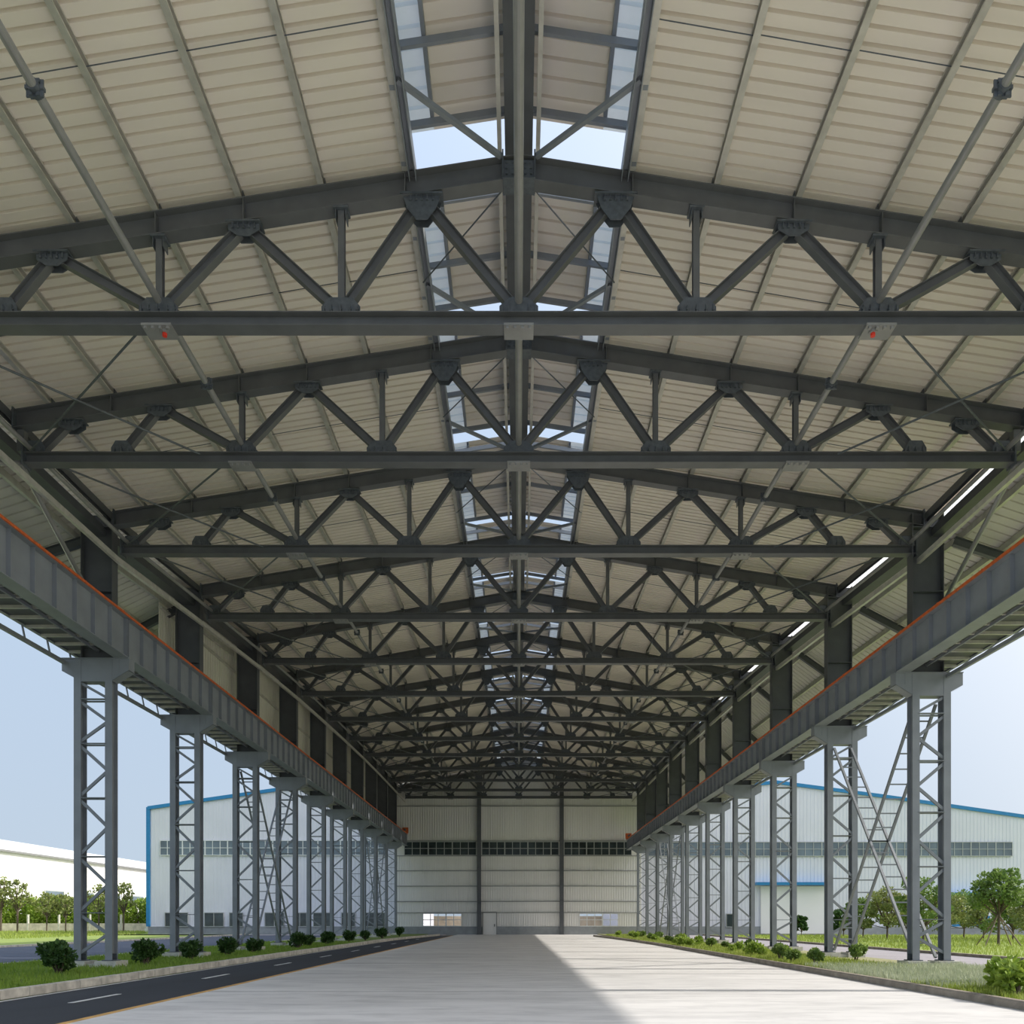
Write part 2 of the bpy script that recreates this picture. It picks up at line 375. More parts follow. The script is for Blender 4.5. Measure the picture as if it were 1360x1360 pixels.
# left upper cladding
lc = MB(); xw = -15.72
for k, (y0, y1) in enumerate(zip([34.5]+TD[4:], TD[4:]+[WALL])):
    n = int((y1-y0)/.3)
    for i in range(n):
        ya = y0+(y1-y0)*i/n; yb = y0+(y1-y0)*(i+1)/n; ym = ya+(yb-ya)*.7
        for a, b_, q in ((ya, ym, 0), (ym, yb, .035)):
            za = P(15, a, zs(15.4)-.05)[2]; lc.add([(xw+q, a, 11.9), (xw+q, b_, 11.9), (xw+q, b_, za), (xw+q, a, za)], [(0, 1, 2, 3)])
            lc.add([(xw, a, 11.9), (xw+.035, a, 11.9), (xw+.035, a, za), (xw, a, za)], [(0, 1, 2, 3)])
tag(lc.build('wall_left', 'sheet2'), kind='structure')
for i, z in enumerate((12.1, 13.9, 15.4)):
    tag(MB().sweep((xw+.1, 34.5, z), (xw+.1, WALL-.1, z), BX(.1, .12)).build(f'trim_{i+8}', 'galv'), kind='structure')

# ------------------------------------------------------------------ roof trusses
UN = [2.1, 5.95, 10.1, 12.6]; LN = [3.85, 7.8, 11.15, 13.6]
PX = [2.46, 4.28, 6.05, 7.85, 9.65, 11.45, 13.2]
for ti, D in enumerate(TD):
    last = ti == len(TD)-1
    lab = {0: 'big dark steel roof truss nearest the camera, across the top of the picture', 1: 'second roof truss from the front, hung from the eave beams without columns',
           2: 'third roof truss from the front, carried by the nearest pair of visible lattice columns'}.get(ti,
           'last roof truss, standing directly in front of the end wall' if last else f'{ORD[ti+1]} roof truss from the front, carried by the {ORD[ti-1]} pair of lattice columns')
    R = empty('roof_truss', P(0, D, ZBC-.15), lab, 'roof truss', 'roof trusses')
    p = lambda x, z, dy=0: Vector(P(x, D, z))+Vector((0, dy, 0))
    for s in (-1, 1):
        b = MB().sweep(p(0, zt(0)-.25), p(s*14.2, zt(14.2)-.25), IS(.30, .5, .024), (0, 0, 1))
        for x in (2.46, 5.95, 7.85, 11.45):
            c = p(s*x, zt(x)-.25); b.box(c.x-.01, c.x+.01, D-.145, D+.145, c.z-.22, c.z+.22)
        b.build('top_chord', 'steel_truss', R)
    MB().sweep(p(-13.9, ZBC), p(13.9, ZBC), IS(.32, .30, .02), (0, 0, 1)).build('bottom_chord', 'steel_truss', R)
    def ub(x): return zt(x)-.50
    for s in (-1, 1):
        seq = [((0, ZBC+.2), (UN[0], ub(UN[0]))), ((UN[0], ub(UN[0])), (LN[0], ZBC+.2)), ((LN[0], ZBC+.2), (UN[1], ub(UN[1]))), ((UN[1], ub(UN[1])), (LN[1], ZBC+.2)),
               ((LN[1], ZBC+.2), (UN[2], ub(UN[2]))), ((UN[2], ub(UN[2])), (LN[2], ZBC+.2)), ((LN[3], ZBC+.1), (UN[3], ub(UN[3])))]
        for a, b_ in seq:
            A = p(s*a[0], a[1]); B = p(s*b_[0], b_[1]); u = (B-A).normalized()
            MB().sweep(A+u*.2, B-u*.18, HS(.20, .18, .014, .012)).build('diagonal', 'steel_truss', R)
        for x in (LN[0], LN[1]):
            MB().sweep(p(s*x, ZBC+.2), p(s*x, ub(x)+.02), IS(.14, .14, .014)).build('vertical_strut', 'steel_truss', R)
            c = p(s*x, ub(x)); MB().box(c.x-.16, c.x+.16, D-.15, D+.15, c.z-.05, c.z).box(c.x-.12, c.x-.1, D-.12, D+.12, c.z-.25, c.z).box(c.x+.1, c.x+.12, D-.12, D+.12, c.z-.25, c.z).build('strut_cap', 'gusset', R)
        for x in UN:
            c = p(s*x, ub(x)); g = MB()
            big = x == UN[0]; hh = .55 if big else .3; ww = .42 if big else .34
            for yy in (-.1, .09):
                g.prism_y([(c.x-ww, c.z), (c.x+ww, c.z), (c.x+ww*(.75 if big else 1), c.z-hh*.55), (c.x+.12, c.z-hh), (c.x-.12, c.z-hh), (c.x-ww*(.75 if big else 1), c.z-hh*.55)], D+yy, D+yy+.016)
            g.box(c.x-ww-.04, c.x+ww+.04, D-.17, D+.17, c.z-.035, c.z)
            for bx in (-.24, -.12, 0, .12, .24):
                g.box(c.x+bx-.022, c.x+bx+.022, D-.135, D-.10, c.z-.15, c.z-.105); g.box(c.x+bx-.01, c.x+bx+.01, D-.14, D+.14, c.z-.12, c.z)
            g.build('gusset', 'gusset', R)
        for x in LN:
            c = p(s*x, ZBC+.15); g = MB(); ww = .42 if x in LN[:2] else .3
            for yy in (-.1, .09):
                g.prism_y([(c.x-ww, c.z), (c.x+ww, c.z), (c.x+ww, c.z+.14), (c.x+ww*.6, c.z+.34), (c.x-ww*.6, c.z+.34), (c.x-ww, c.z+.14)], D+yy, D+yy+.016)
            for bx in (-.36, -.2, 0, .2, .36):
                if abs(bx) < ww: g.box(c.x+bx-.01, c.x+bx+.01, D-.15, D+.15, c.z, c.z+.16); g.box(c.x+bx-.03, c.x+bx+.03, D-.13, D-.1, c.z+.05, c.z+.1)
            g.build('gusset', 'gusset', R)
        for x in PX:
            c = p(s*x, zt(x)); MB().box(c.x-.07*s, c.x-.085*s, D-.1, D+.1, c.z-.01, c.z+.19).box(c.x-.07, c.x+.1, D-.12, D+.12, c.z-.005, c.z+.012).build('purlin_cleat', 'gusset', R)
        # end plate against the column head
        c = p(s*14.18, zt(14.2)-.27); MB().box(c.x-.02, c.x+.02, D-.17, D+.17, c.z-.34, c.z+.34).build('end_plate', 'gusset', R)
        c = p(s*13.9, ZBC); MB().box(c.x-.02, c.x+.02, D-.2, D+.2, c.z-.22, c.z+.5).build('end_plate', 'gusset', R)
        if ti < 2: MB().box(p(s*14.0, 0).x-.1, p(s*14.0, 0).x+.1, D-.1, D+.1, p(0, ZBC+.2).z, p(0, 15.5).z).build('hanger', 'steel_truss', R)
    c = p(0, ZBC+.15); g = MB()
    for yy in (-.1, .09): g.prism_y([(-.42, c.z), (.42, c.z), (.42, c.z+.15), (.2, c.z+.34), (-.2, c.z+.34), (-.42, c.z+.15)], D+yy, D+yy+.016)
    for bx in (-.36, -.22, .22, .36): g.box(bx-.01, bx+.01, D-.15, D+.15, c.z, c.z+.18)
    g.build('gusset', 'gusset', R)
    c = p(0, zt(0)-.25); g = MB().box(-.36, -.33, D-.2, D+.2, c.z-.3, c.z+.3).box(.33, .36, D-.2, D+.2, c.z-.3, c.z+.3).box(-.34, .34, D-.16, D-.14, c.z-.28, c.z+.1).box(-.34, .34, D-.2, D+.2, c.z-.32, c.z-.29)
    for bx in (-.26, -.13, 0, .13, .26):
        for bz in (-.2, -.08, .04): g.box(bx-.025, bx+.025, D-.19, D-.16, c.z+bz-.02, c.z+bz+.02)
    g.build('apex_joint', 'gusset', R)
    # small pale junction plates slung under the nodes of the chord
    for x in (-LN[1], LN[1], 0):
        c = p(x, ZBC-.15); g = MB().box(c.x-.32, c.x+.32, D-.22, D+.22, c.z-.05, c.z)
        for bx in (-.24, -.08, .08, .24): g.box(c.x+bx-.03, c.x+bx+.03, D-.2, D-.14, c.z-.1, c.z-.05)
        g.build('node_plate', 'pipe', R, 'pale bolted plate under the chord')
for s in (-1, 1):
    c = P(s*LN[1], TD[0], ZBC-.2)
    r = empty('warning_light', (c[0]+s*-.12, TD[0]-.05, c[2]-.12), f'tiny red warning light under the nearest truss, at the {SIDE[s]} pipe joint', 'light')
    MB().sweep((r.location.x, r.location.y, r.location.z), (r.location.x, r.location.y, c[2]-.05), CI(.05, 10), (1, 0, 0)).build('lens', 'red', r)
    MB().sweep((r.location.x, r.location.y, c[2]-.06), (r.location.x, r.location.y, c[2]-.0), CI(.09, 10), (1, 0, 0)).build('housing', 'pipe', r)

# ------------------------------------------------------------------ purlins
KD = [F]+TD[:-1]+[WALL-.2]
for s in (-1, 1):
    for i, x in enumerate(PX):
        q = [P(s*x, d, zt(x)+.012) for d in KD]
        lab = 'galvanised purlin edging the ridge opening' if i == 0 else f'galvanised roof purlin, {ORD[i]} outward from the one edging the ridge opening'
        tag(MB().poly(q, CS(.13, .205, .012, .035, -s)).build('purlin', 'galv'), f'{lab}, {SIDE[s]} slope', 'purlin', 'roof purlins')
    # trimmer beam by the opening
    tag(MB().poly([P(s*2.30, d, zt(2.3)+.03) for d in KD], HS(.16, .30, .02)).build('trimmer_beam', 'steel'), f'blue-grey beam along the {SIDE[s]} edge of the ridge opening', 'beam')
    tag(MB().poly([P(s*.42, d, zt(0)+.32) for d in KD], CS(.09, .2, .012, .035, s)).build('ridge_purlin', 'galv'), f'galvanised purlin running just {SIDE[s]} of the ridge', 'purlin')
    tag(MB().poly([P(s*14.30, d, 15.86) for d in KD], HS(.16, .25, .02)).build('eave_beam', 'steel_dark'), f'dark longitudinal eave beam above the {SIDE[s]} columns', 'beam')
    tag(MB().poly([P(s*14.75, d, 15.20) for d in KD], [(-.25, 0), (.25, 0), (.25, .3), (.235, .3), (.235, .015), (-.235, .015), (-.235, .3), (-.25, .3)]).build('gutter', 'steel_dark'), f'dark box gutter along the {SIDE[s]} eave', 'gutter')
    tag(MB().poly([P(s*13.7, d, 14.95) for d in KD], CI(.07)).build('eave_tube', 'pipe', smooth=False), f'round tie tube at the {SIDE[s]} ends of the bottom chords', 'tube')
    tag(MB().poly([P(s*14.05, d, 14.25) for d in KD], CS(.12, .18, .01, .03, s)).build('eave_rail', 'galv'), f'galvanised rail below the {SIDE[s]} eave, passing the column heads', 'beam')
    ds = [d for d in KD if s > 0 or d < 44]
    for j, x in enumerate((15.6, 17.0, 18.3)):
        nm = ('inner', 'middle', 'outer')[j]
        tag(MB().poly([CP(s*x, d, zc(x)-.23) for d in ds], CS(.12, .22, .012, .035, s)).build('canopy_purlin', 'galv'), f'{nm} purlin under the {SIDE[s]} side canopy', 'purlin')
    for j, d in enumerate([x for x in KD[1:] if s > 0 or x < 36]):
        a = Vector(CP(s*15.3, d, zc(15.3)-.40)); b_ = Vector(CP(s*18.4, d, zc(18.4)-.40))
        tag(MB().sweep(a, b_, IS(.18, .3), (0, 0, 1)).build('canopy_rafter', 'steel_dark'),
            f'dark rafter under the {SIDE[s]} side canopy, level with the {ORD[min(j+1, 13)]} roof truss', 'rafter', f'{SIDE[s]} canopy rafters')
rb = MB()
rb.poly([P(0, d, zt(0)+.28) for d in KD], [(-.3, 0), (.3, 0), (.3, .28), (-.3, .28)])
tag(rb.build('ridge_beam', 'steel_dark'), 'dark box beam running the whole length under the ridge', 'beam')
# long round tie pipes at bottom chord level
for x, nm in ((-LN[1], 'left'), (0, 'middle'), (LN[1], 'right')):
    q = [P(x, d, ZBC+.42) for d in KD]
    r = empty('tie_pipe', q[0], f'long round grey pipe linking the trusses at bottom chord level, {nm} of three', 'pipe')
    MB().poly(q, CI(.075 if x else .085, 14)).build('tube', 'pipe', r)
    for i in range(len(q)-1):
        a, b_ = Vector(q[i]), Vector(q[i+1]); c = a.lerp(b_, .5)
        if i == 0: c = Vector(P(x, 12.75, ZBC+.42))
        if x:
            f = MB().poly([(c.x, c.y-.09, c.z), (c.x, c.y+.09, c.z)], CI(.10, 12))
            for k in range(6):
                an = k*math.pi/3; f.box(c.x+.12*math.cos(an)-.03, c.x+.12*math.cos(an)+.03, c.y-.04, c.y+.04, c.z+.12*math.sin(an)-.03, c.z+.12*math.sin(an)+.03)
            f.box(c.x-.14, c.x+.14, c.y-.012, c.y+.012, c.z-.14, c.z+.14); f.build('flange_joint', 'gusset', r)
# sag rods across the purlins mid-bay, bracing rods near the eaves
def rod(a, b_, r_=.012): return MB().sweep(a, b_, CI(r_, 6), (0, 0, 1))
BN = ['in front of the nearest truss']+[f'between the {ORD[i]} and {ORD[i+1]} trusses' for i in range(1, 13)]
for i in range(len(TD)):
    d0 = KD[i]; d1 = TD[i]
    dm = 14.25 if i == 0 else (d0+d1)/2
    for s in (-1, 1):
        b = MB()
        for xa, xb in zip(PX, PX[1:]+[14.3]):
            b.sweep(P(s*xa, dm, zt(xa)+.10), P(s*xb, dm+.02, zt(xb)+.09), CI(.010, 6), (0, 0, 1))
        tag(b.build('sag_rod', 'gusset'), f'thin dark sag rod, {SIDE[s]} roof slope, {BN[i]}', 'rod', 'sag rods')
        if i >= 1:
            for (xa, xb, w) in ((8.3, 13.6, 'towards the eave'), (13.4, 8.9, 'towards the middle')):
                a = Vector(P(s*xa, d0+.25, ZBC+.1)); e_ = Vector(P(s*xb, d1-.25, ZBC+.12 if xb > xa else ZBC+.02))
                tag(rod(a, e_, .028).build('brace_rod', 'gusset'), f'thin {SIDE[s]} brace rod {BN[i]}, heading {w}', 'brace', 'horizontal brace rods')
            a = Vector(P(s*.3, d0+.15, zt(0)-.45)); e_ = Vector(P(s*2.4, (d0+d1)/2+.1, zt(2.4)-.15))
            tag(rod(a, e_, .018).build('ridge_brace', 'gusset'), f'thin rod from apex to {SIDE[s]} ridge opening edge, {BN[i]}', 'brace', 'ridge brace rods')
        a = Vector(P(s*2.35, 15.2 if i == 0 else d1-min(2.2, (d1-d0)*.45), zt(2.35)+.0)); e_ = Vector(P(s*.38, d1-.12, zt(.38)+.02))
        tag(MB().sweep(a, e_, BX(.09, .09), (0, 0, 1)).build('ridge_strut', 'steel'), f'grey strut from {SIDE[s]} opening edge to apex, {BN[i]}', 'brace', 'ridge struts')

# ------------------------------------------------------------------ raised ridge lantern, one unit per bay
def zl(x): return 19.32-SL*abs(x)
for i in range(len(TD)):
    y0 = F if i == 0 else TD[i-1]+(1.45 if i == 1 else .95)
    y1 = TD[i]+.12 if i < len(TD)-1 else WALL+.2
    R = empty('roof_lantern', P(0, y0, 18.2), f'raised ridge lantern with translucent side strips {BN[i]}', 'roof lantern', 'ridge lanterns')
    for s in (-1, 1):
        ribbed(s*.0, s*1.85, y0, y1, zl, .38).build('roof_sheet', 'sheet', R)
        ribbed(s*1.85, s*2.55, y0, y1, zl, .38).build('rooflight', 'clear', R, 'pale translucent sheet')
        for x in (1.85,):
            MB().poly([P(s*x, y, zl(x)-.17) for y in (y0, y1-.38)], CS(.08, .16, .01, .03, s)).build('purlin', 'steel', R)
        MB().poly([P(s*2.5, y, zl(2.5)-.22) for y in (y0, y1)], BX(.08, .16)).build('edge_rail', 'steel', R)
        a, b_ = P(s*2.52, y0, zs(2.5)+.02), P(s*2.52, y1, zs(2.5)+.02); c, d_ = P(s*2.52, y1, zl(2.52)-.02), P(s*2.52, y0, zl(2.52)-.02)
        MB().add([a, b_, c, d_], [(0, 1, 2, 3)]).add([(q[0]+s*.012, q[1], q[2]) for q in (a, b_, c, d_)], [(3, 2, 1, 0)]).build('side_panel', 'bluepanel', R, 'blue translucent side panel')
        ry = [15.35, 16.9] if i == 0 else [y0+.1, (y0+y1)/2, y1-.45]
        for y in ry:
            MB().sweep(P(s*.3, y, zl(.3)-.26), P(s*2.5, y, zl(2.5)-.26), BX(.07, .14), (0, 0, 1)).build('rafter', 'steel', R)
            MB().sweep(P(s*2.46, y, zt(2.4)), P(s*2.46, y, zl(2.5)-.2), BX(.1, .1)).build('post', 'steel', R)

# ------------------------------------------------------------------ lattice columns
def make_column(k, s):
    d = ALLC[k]; xi = XI[s]; zb = ZB[s]
    if k == 0: lab = f'{SIDE[s]} lattice column standing just outside the picture, nearer than all the others in its row'
    elif k == 1: lab = f'grey steel lattice column on the {SIDE[s]}, nearest and tallest in the picture'
    elif k == 10: lab = f'last lattice column of the {SIDE[s]} row, close to the end wall'
    else: lab = f'grey steel lattice column, {ORD[k]} from the front on the {SIDE[s]}'
    x_in, x_o = s*xi, s*(xi+1.34)
    R = empty('lattice_column', (s*(xi+.67), d+.2, .3), lab, 'column', f'{SIDE[s]} lattice columns')
    yc = d+.2
    for nm, xc in (('inner_leg', s*(xi+.125)), ('outer_leg', s*(xi+1.34-.125))):
        MB().sweep((xc, yc, .32), (xc, yc, zb-.02), IS(.25, .4, .022, .014)).build(nm, 'steel', R)
        MB().box(xc-.2, xc+.2, yc-.28, yc+.28, .3, .335).box(xc-.19, xc+.19, yc-.01, yc+.01, .33, .55).build('base_plate', 'gusset', R)
    zz = [.45, 1.98, 3.95, 6.0, 7.9, 9.45] if s < 0 else [.45, 1.75, 3.6, 5.5, 7.3, 8.95]
    xa, xb = s*(xi+1.34-.2), s*(xi+.2)
    for z in zz[1:]:
        for yy in (-.15, .15):
            MB().sweep((xa, yc+yy, z), (xb, yc+yy, z), HS(.03, .14, .012)).build('lacing_bar', 'steel', R)
    for za, zb_ in zip(zz[1:], [.5]+zz[1:-1]):
        zm = (za+zb_)/2
        for yy in (-.12,):
            MB().sweep((xa, yc+yy, za-.08), (xb, yc+yy, zm+.02), BX(.1, .07)).build('lacing_diagonal', 'steel', R)
            MB().sweep((xb, yc+yy, zm-.02), (xa, yc+yy, zb_+.08), BX(.1, .07)).build('lacing_diagonal', 'steel', R)
    MB().sweep((xa, yc-.12, zb-.85), (xb, yc-.12, zz[-1]+.05), BX(.09, .07)).build('lacing_diagonal', 'steel', R)
    # crane bracket: plate box with tapering arms
    h = MB(); o1 = s*(xi+1.34); tip = s*(xi-.58); out = s*(xi+1.76)
    for yy in (-.19, .17):
        h.box(s*xi, o1, yc+yy, yc+yy+.02, zb-.8, zb-.03)
        h.prism_y([(s*xi, zb-.03), (tip, zb-.03), (tip, zb-.42), (s*xi, zb-.78)], yc+yy, yc+yy+.02)
        h.prism_y([(o1, zb-.03), (out, zb-.03), (out, zb-.45), (o1, zb-.68)], yc+yy, yc+yy+.02)
    h.box(s*(xi+.25), s*(xi+1.09), yc-.2, yc+.2, zb-.82, zb-.79)
    for xx in (s*xi, o1, s*(xi-.25), s*(xi+.25), s*(xi+1.09), tip): h.box(xx-.01, xx+.01, yc-.2, yc+.2, zb-.42, zb-.03)
    # sloping underside flange
    h.add([(s*xi, yc-.2, zb-.80), (tip, yc-.2, zb-.44), (tip, yc+.2, zb-.44), (s*xi, yc+.2, zb-.80)], [(0, 1, 2, 3)])
    h.add([(o1, yc-.2, zb-.70), (out, yc-.2, zb-.47), (out, yc+.2, zb-.47), (o1, yc+.2, zb-.70)], [(0, 1, 2, 3)])
    h.build('crane_bracket', 'steel', R)
    MB().box(tip, out, yc-.24, yc+.24, zb-.03, zb).build('cap_plate', 'steel', R)
    # solid upper shaft
    top = P(14, d+.2, 15.95)[2]
    MB().sweep((s*(xi+.55), yc, zb), (s*(xi+.55), yc, top), HS(1.10, .4, .025, .016), (0, 1, 0)).build('upper_shaft', 'steel_dark', R)
    zc_ = EYE+(13.2-EYE)*1.0
    MB().box(s*(xi+.01), s*(xi+1.09), yc-.205, yc+.205, zc_, zc_+.03).box(s*(xi+.01), s*(xi+1.09), yc-.205, yc+.205, top-.5, top-.47).build('stiffener', 'steel_dark', R)
    pl = MB(); pl.box(s*(xi-.25), s*(xi+.5), yc-.42, yc+.42, -.1, .3); pl.box(s*(xi+.84), s*(xi+1.59), yc-.42, yc+.42, -.1, .3); pl.box(s*(xi+.4), s*(xi+.94), yc-.3, yc+.3, -.1, .2)
    tag(pl.build('concrete_plinth', 'concrete_block'), f'pale concrete footing under the {"off-picture" if k == 0 else ORD[k]} {SIDE[s]} lattice column', 'footing', 'column footings')
for s in (-1, 1):
    for k in range(len(ALLC)): make_column(k, s)

# ------------------------------------------------------------------ crane girders
GY = [F]+[d+.2 for d in ALLC]+[97.2]
for s in (-1, 1):
    gx = GX[s]; z0 = ZB[s]; z1 = z0+GH[s]
    for i in range(len(GY)-1):
        a, b_ = GY[i]+.01, GY[i+1]-.01
        lab = {0: f'near end length of the {SIDE[s]} crane girder, before the off-picture column', 1: f'long crane girder entering the picture at the {SIDE[s]} edge and ending on the nearest bracket'}.get(i,
            f'last crane girder on the {SIDE[s]}, butting against the end wall' if i == len(GY)-2 else f'crane girder on the {SIDE[s]} from the {ORD[i-1]} to the {ORD[i]} lattice column in view')
        R = empty('crane_girder', (gx, a, z0), lab, 'crane girder', f'{SIDE[s]} crane girders')
        MB().box(gx-.008, gx+.008, a, b_, z0+.025, z1-.03).build('web_plate', 'steel', R)
        MB().box(gx-.25, gx+.25, a, b_, z0, z0+.025).build('bottom_flange', 'steel', R)
        MB().box(gx-.2, gx+.2, a, b_, z1-.03, z1).build('top_flange', 'steel', R)
        n = max(3, round((b_-a)/1.05))
        for j in range(n+1):
            y = a+.05+(b_-a-.1)*j/n
            MB().box(gx-.14, gx+.14, y-.008, y+.008, z0+.025, z1-.03).build('stiffener', 'steel', R)
    tag(MB().box(gx-.035, gx+.035, F, 97.1, z1, z1+.11).build('crane_rail', 'gusset'), f'dark crane rail on top of the {SIDE[s]} girders', 'rail')
    R = empty('conductor_rail', (gx-s*.22, F, z1), f'orange conductor rail along the top inner edge of the {SIDE[s]} crane girders', 'conductor rail')
    MB().box(gx-s*.20, gx-s*.24, F, 97.0, z1-.02, z1+.06).build('conductor', 'orange', R)
    MB().box(gx-s*.17, gx-s*.19, F, 97.0, z1+.07, z1+.10).build('conductor', 'orange', R)
    br = MB()
    for y in [F+.5+2.4*q for q in range(36)]: br.box(gx-s*.12, gx-s*.25, y-.03, y+.03, z1+.0, z1+.07)
    br.build('insulator', 'orange', R)
    r = empty('crane_buffer', (gx, 96.8, z1+.1), f'red-orange end stop on the {SIDE[s]} crane girder by the end wall', 'end stop')
    MB().box(gx-.35, gx+.35, 96.55, 96.95, z1+.11, z1+.75).build('stop_plate', 'orange', r)
    MB().sweep((gx, 96.5, z1+.45), (gx, 96.1, z1+.45), CI(.12), (0, 0, 1)).build('buffer', 'gusset', r)
    # walkway / surge bracing on the outside
    ox = s*(XI[s]+1.80); zw = z0+.40
    R = empty('walkway', (ox, F, z0), f'dark maintenance walkway bracketed outside the {SIDE[s]} crane girders', 'walkway')
    MB().box(gx+s*.26, ox, F, 97, zw, zw+.03).build('deck', 'steel_dark', R)
    MB().sweep((ox, F, zw+.08), (ox, 97, zw+.08), IS(.12, .24), (0, 0, 1)).build('outer_beam', 'steel', R)
    rx = ox-s*(.58 if s > 0 else .1)
    MB().sweep((rx, F, z0-.14), (rx, 97, z0-.14), BX(.10, .13), (0, 0, 1)).build('bottom_rail', 'steel', R)
    MB().sweep((gx+s*.9, F, zw-.1), (gx+s*.9, 97, zw-.1), BX(.06, .10), (0, 0, 1)).build('middle_rail', 'steel', R)
    for q in range(64):
        y = F+.6+1.35*q
        if y > 96.5: break
        MB().sweep((rx, y, z0-.08), (ox, y, zw), BX(.04, .06), (0, 1, 0)).build('hanger', 'steel', R)
    jb = MB()
    for q in range(110):
        y = F+.4+.8*q
        if y > 96.5: break
        jb.box(gx+s*.26, ox-s*.05, y-.03, y+.03, zw-.1, zw)
    o = jb.build('joists', 'galv', R); 

# knee tubes from second truss and near trusses down to the columns
for s in (-1, 1):
    for (da, db, za, zb2, lab) in ((22.3, 27.65, ZBC-.1, 12.9, 'nearest lattice column'), (22.3, 19.1, ZBC-.1, 12.9, 'off-picture column')):
        tag(MB().sweep((s*14.05, da, za), (s*14.9, db, zb2), CI(.075, 10), (0, 0, 1)).build('knee_brace', 'pipe'),
            f'sloping grey tube from {SIDE[s]} end of second truss to the {lab}', 'brace')
# lattice X bracing between columns
def ladder(p0, p1, w, lab, s):
    p0 = Vector(p0); p1 = Vector(p1); u = (p1-p0).normalized(); L = (p1-p0).length
    R = empty('lattice_brace', p0, lab, 'brace', 'laced cross braces')
    v = Vector((1, 0, 0))     # the two rails are spaced across the column depth
    for e_ in (-w/2, w/2):
        MB().sweep(p0+v*e_, p1+v*e_, BX(.09, .09), (1, 0, 0)).build('rail', 'steel', R)
    n = int(L/.62)
    for i in range(1, n):
        c = p0+u*(L*i/n); MB().sweep(c-v*w/2, c+v*w/2, BX(.04, .05), (0, 0, 1)).build('rung', 'steel', R)
for s, ks in ((1, (1,)), (-1, (3,)), (1, (7,)), (-1, (8,))):
    for k in ks:
        a, b_ = ALLC[k]+.4, ALLC[k+1]; xc = s*(XI[s]+.67); zt_ = ZB[s]-1.0
        wh = f'between the {ORD[k]} and {ORD[k+1]} {SIDE[s]} columns'
        ladder((xc, a+.05, .4), (xc, b_, zt_), .75, f'laced steel brace {wh}, foot at the nearer column', s)
        ladder((xc, b_, .4), (xc, a+.05, zt_), .75, f'laced steel brace {wh}, foot at the farther column', s)

# ------------------------------------------------------------------ factory buildings
def gable_prof(pts):
    def f(x):
        for (xa, za), (xb, zb_) in zip(pts, pts[1:]):
            if xa <= x <= xb: return za+(zb_-za)*(x-xa)/(xb-xa)
        return pts[-1][1]
    return f
def factory(x0, x1, prof, lab, y=98.2, depth=45, plinth=1.0):
    R = empty('factory_building', ((x0+x1)/2, y, 0), lab, 'building', 'blue-trimmed factory halls')
    f = gable_prof(prof)
    xs_ = [x0]+[p_[0] for p_ in prof if x0 < p_[0] < x1]+[x1]
    w = vribs(x0, x1, plinth, 0, y, .45, .04, ztop=f)
    out = [(x, f(x)-.05) for x in xs_]+[(x1, plinth-.3), (x0, plinth-.3)]
    w.prism_y(out, y+.06, y+.26)
    w.build('front_wall', 'facade', R)
    MB().box(x0, x1, y-.1, y+.2, -.3, plinth).build('plinth', 'plinthwall', R)
    MB().box(x0, x0+.2, y+.26, y+depth, -.3, f(x0)-.05).build('side_wall', 'facade', R); MB().box(x1-.2, x1, y+.26, y+depth, -.3, f(x1)-.05).build('side_wall', 'facade', R)
    rf = MB(); n = len(xs_)
    rf.add([(x, y+q, f(x)) for q in (0, depth) for x in xs_], [(i, i+1, n+i+1, n+i) for i in range(n-1)])
    rf.add([(x, y+q, f(x)+.15) for q in (0, depth) for x in xs_], [(i, i+1, n+i+1, n+i) for i in range(n-1)]); rf.build('roof', 'white', R)
    tr = MB()
    for a, b_ in zip(xs_, xs_[1:]): tr.sweep((a, y-.1, f(a)), (b_, y-.1, f(b_)), BX(.3, .42), (0, 0, 1))
    tr.build('roof_trim', 'blue', R)
    return R
A = factory(-46.0, -15.4, [(-46.0, 15.7), (-25, 18.7), (-15.4, 17.1)], 'pale factory hall with blue corner trim behind the left columns')
MB().box(-46.2, -45.75, 98.0, 98.3, 1.0, 15.8).build('corner_trim', 'blue', A)
B_ = factory(15.2, 70, [(15.2, 17.4), (32, 18.9), (45, 17.2), (70, 13.6)], 'big pale factory hall with blue roof trim behind the right columns')
windowset(-44.5, -16.5, 9.8, 11.7, 98.05, 30, 'glass2', 'frame', parent=A, nm='window')
for i, xx in enumerate((-43.9, -39.0, -35.9, -31.5, -28, -25.5, -22, -19)):
    windowset(xx, xx+(2.9 if i == 0 else 2.4 if i % 2 else 1.7), .95, 2.75, 98.03, 2, 'glass', 'frame_grey', rows=1, parent=A, nm='window')
windowset(16.0, 61.2, 9.7, 11.5, 98.05, 44, 'glass2', 'frame_grey', parent=B_, nm='window')
windowset(25.7, 27.0, .9, 2.6, 98.03, 1, 'glass', 'frame_grey', rows=1, parent=B_, nm='window')
c = MB().box(29.2, 38.5, 96.9, 98.1, 6.1, 6.45).build('door_canopy', 'blue', B_)
MB().box(30, 38, 97.98, 98.1, .1, 6.0).build('roller_door', 'white', B_)
c = MB().box(52, 60, 96.9, 98.1, 4.9, 5.2).build('door_canopy', 'blue', B_)
windowset(53.6, 58.5, .9, 2.4, 98.03, 4, 'blue', 'frame', rows=1, parent=B_, nm='window')
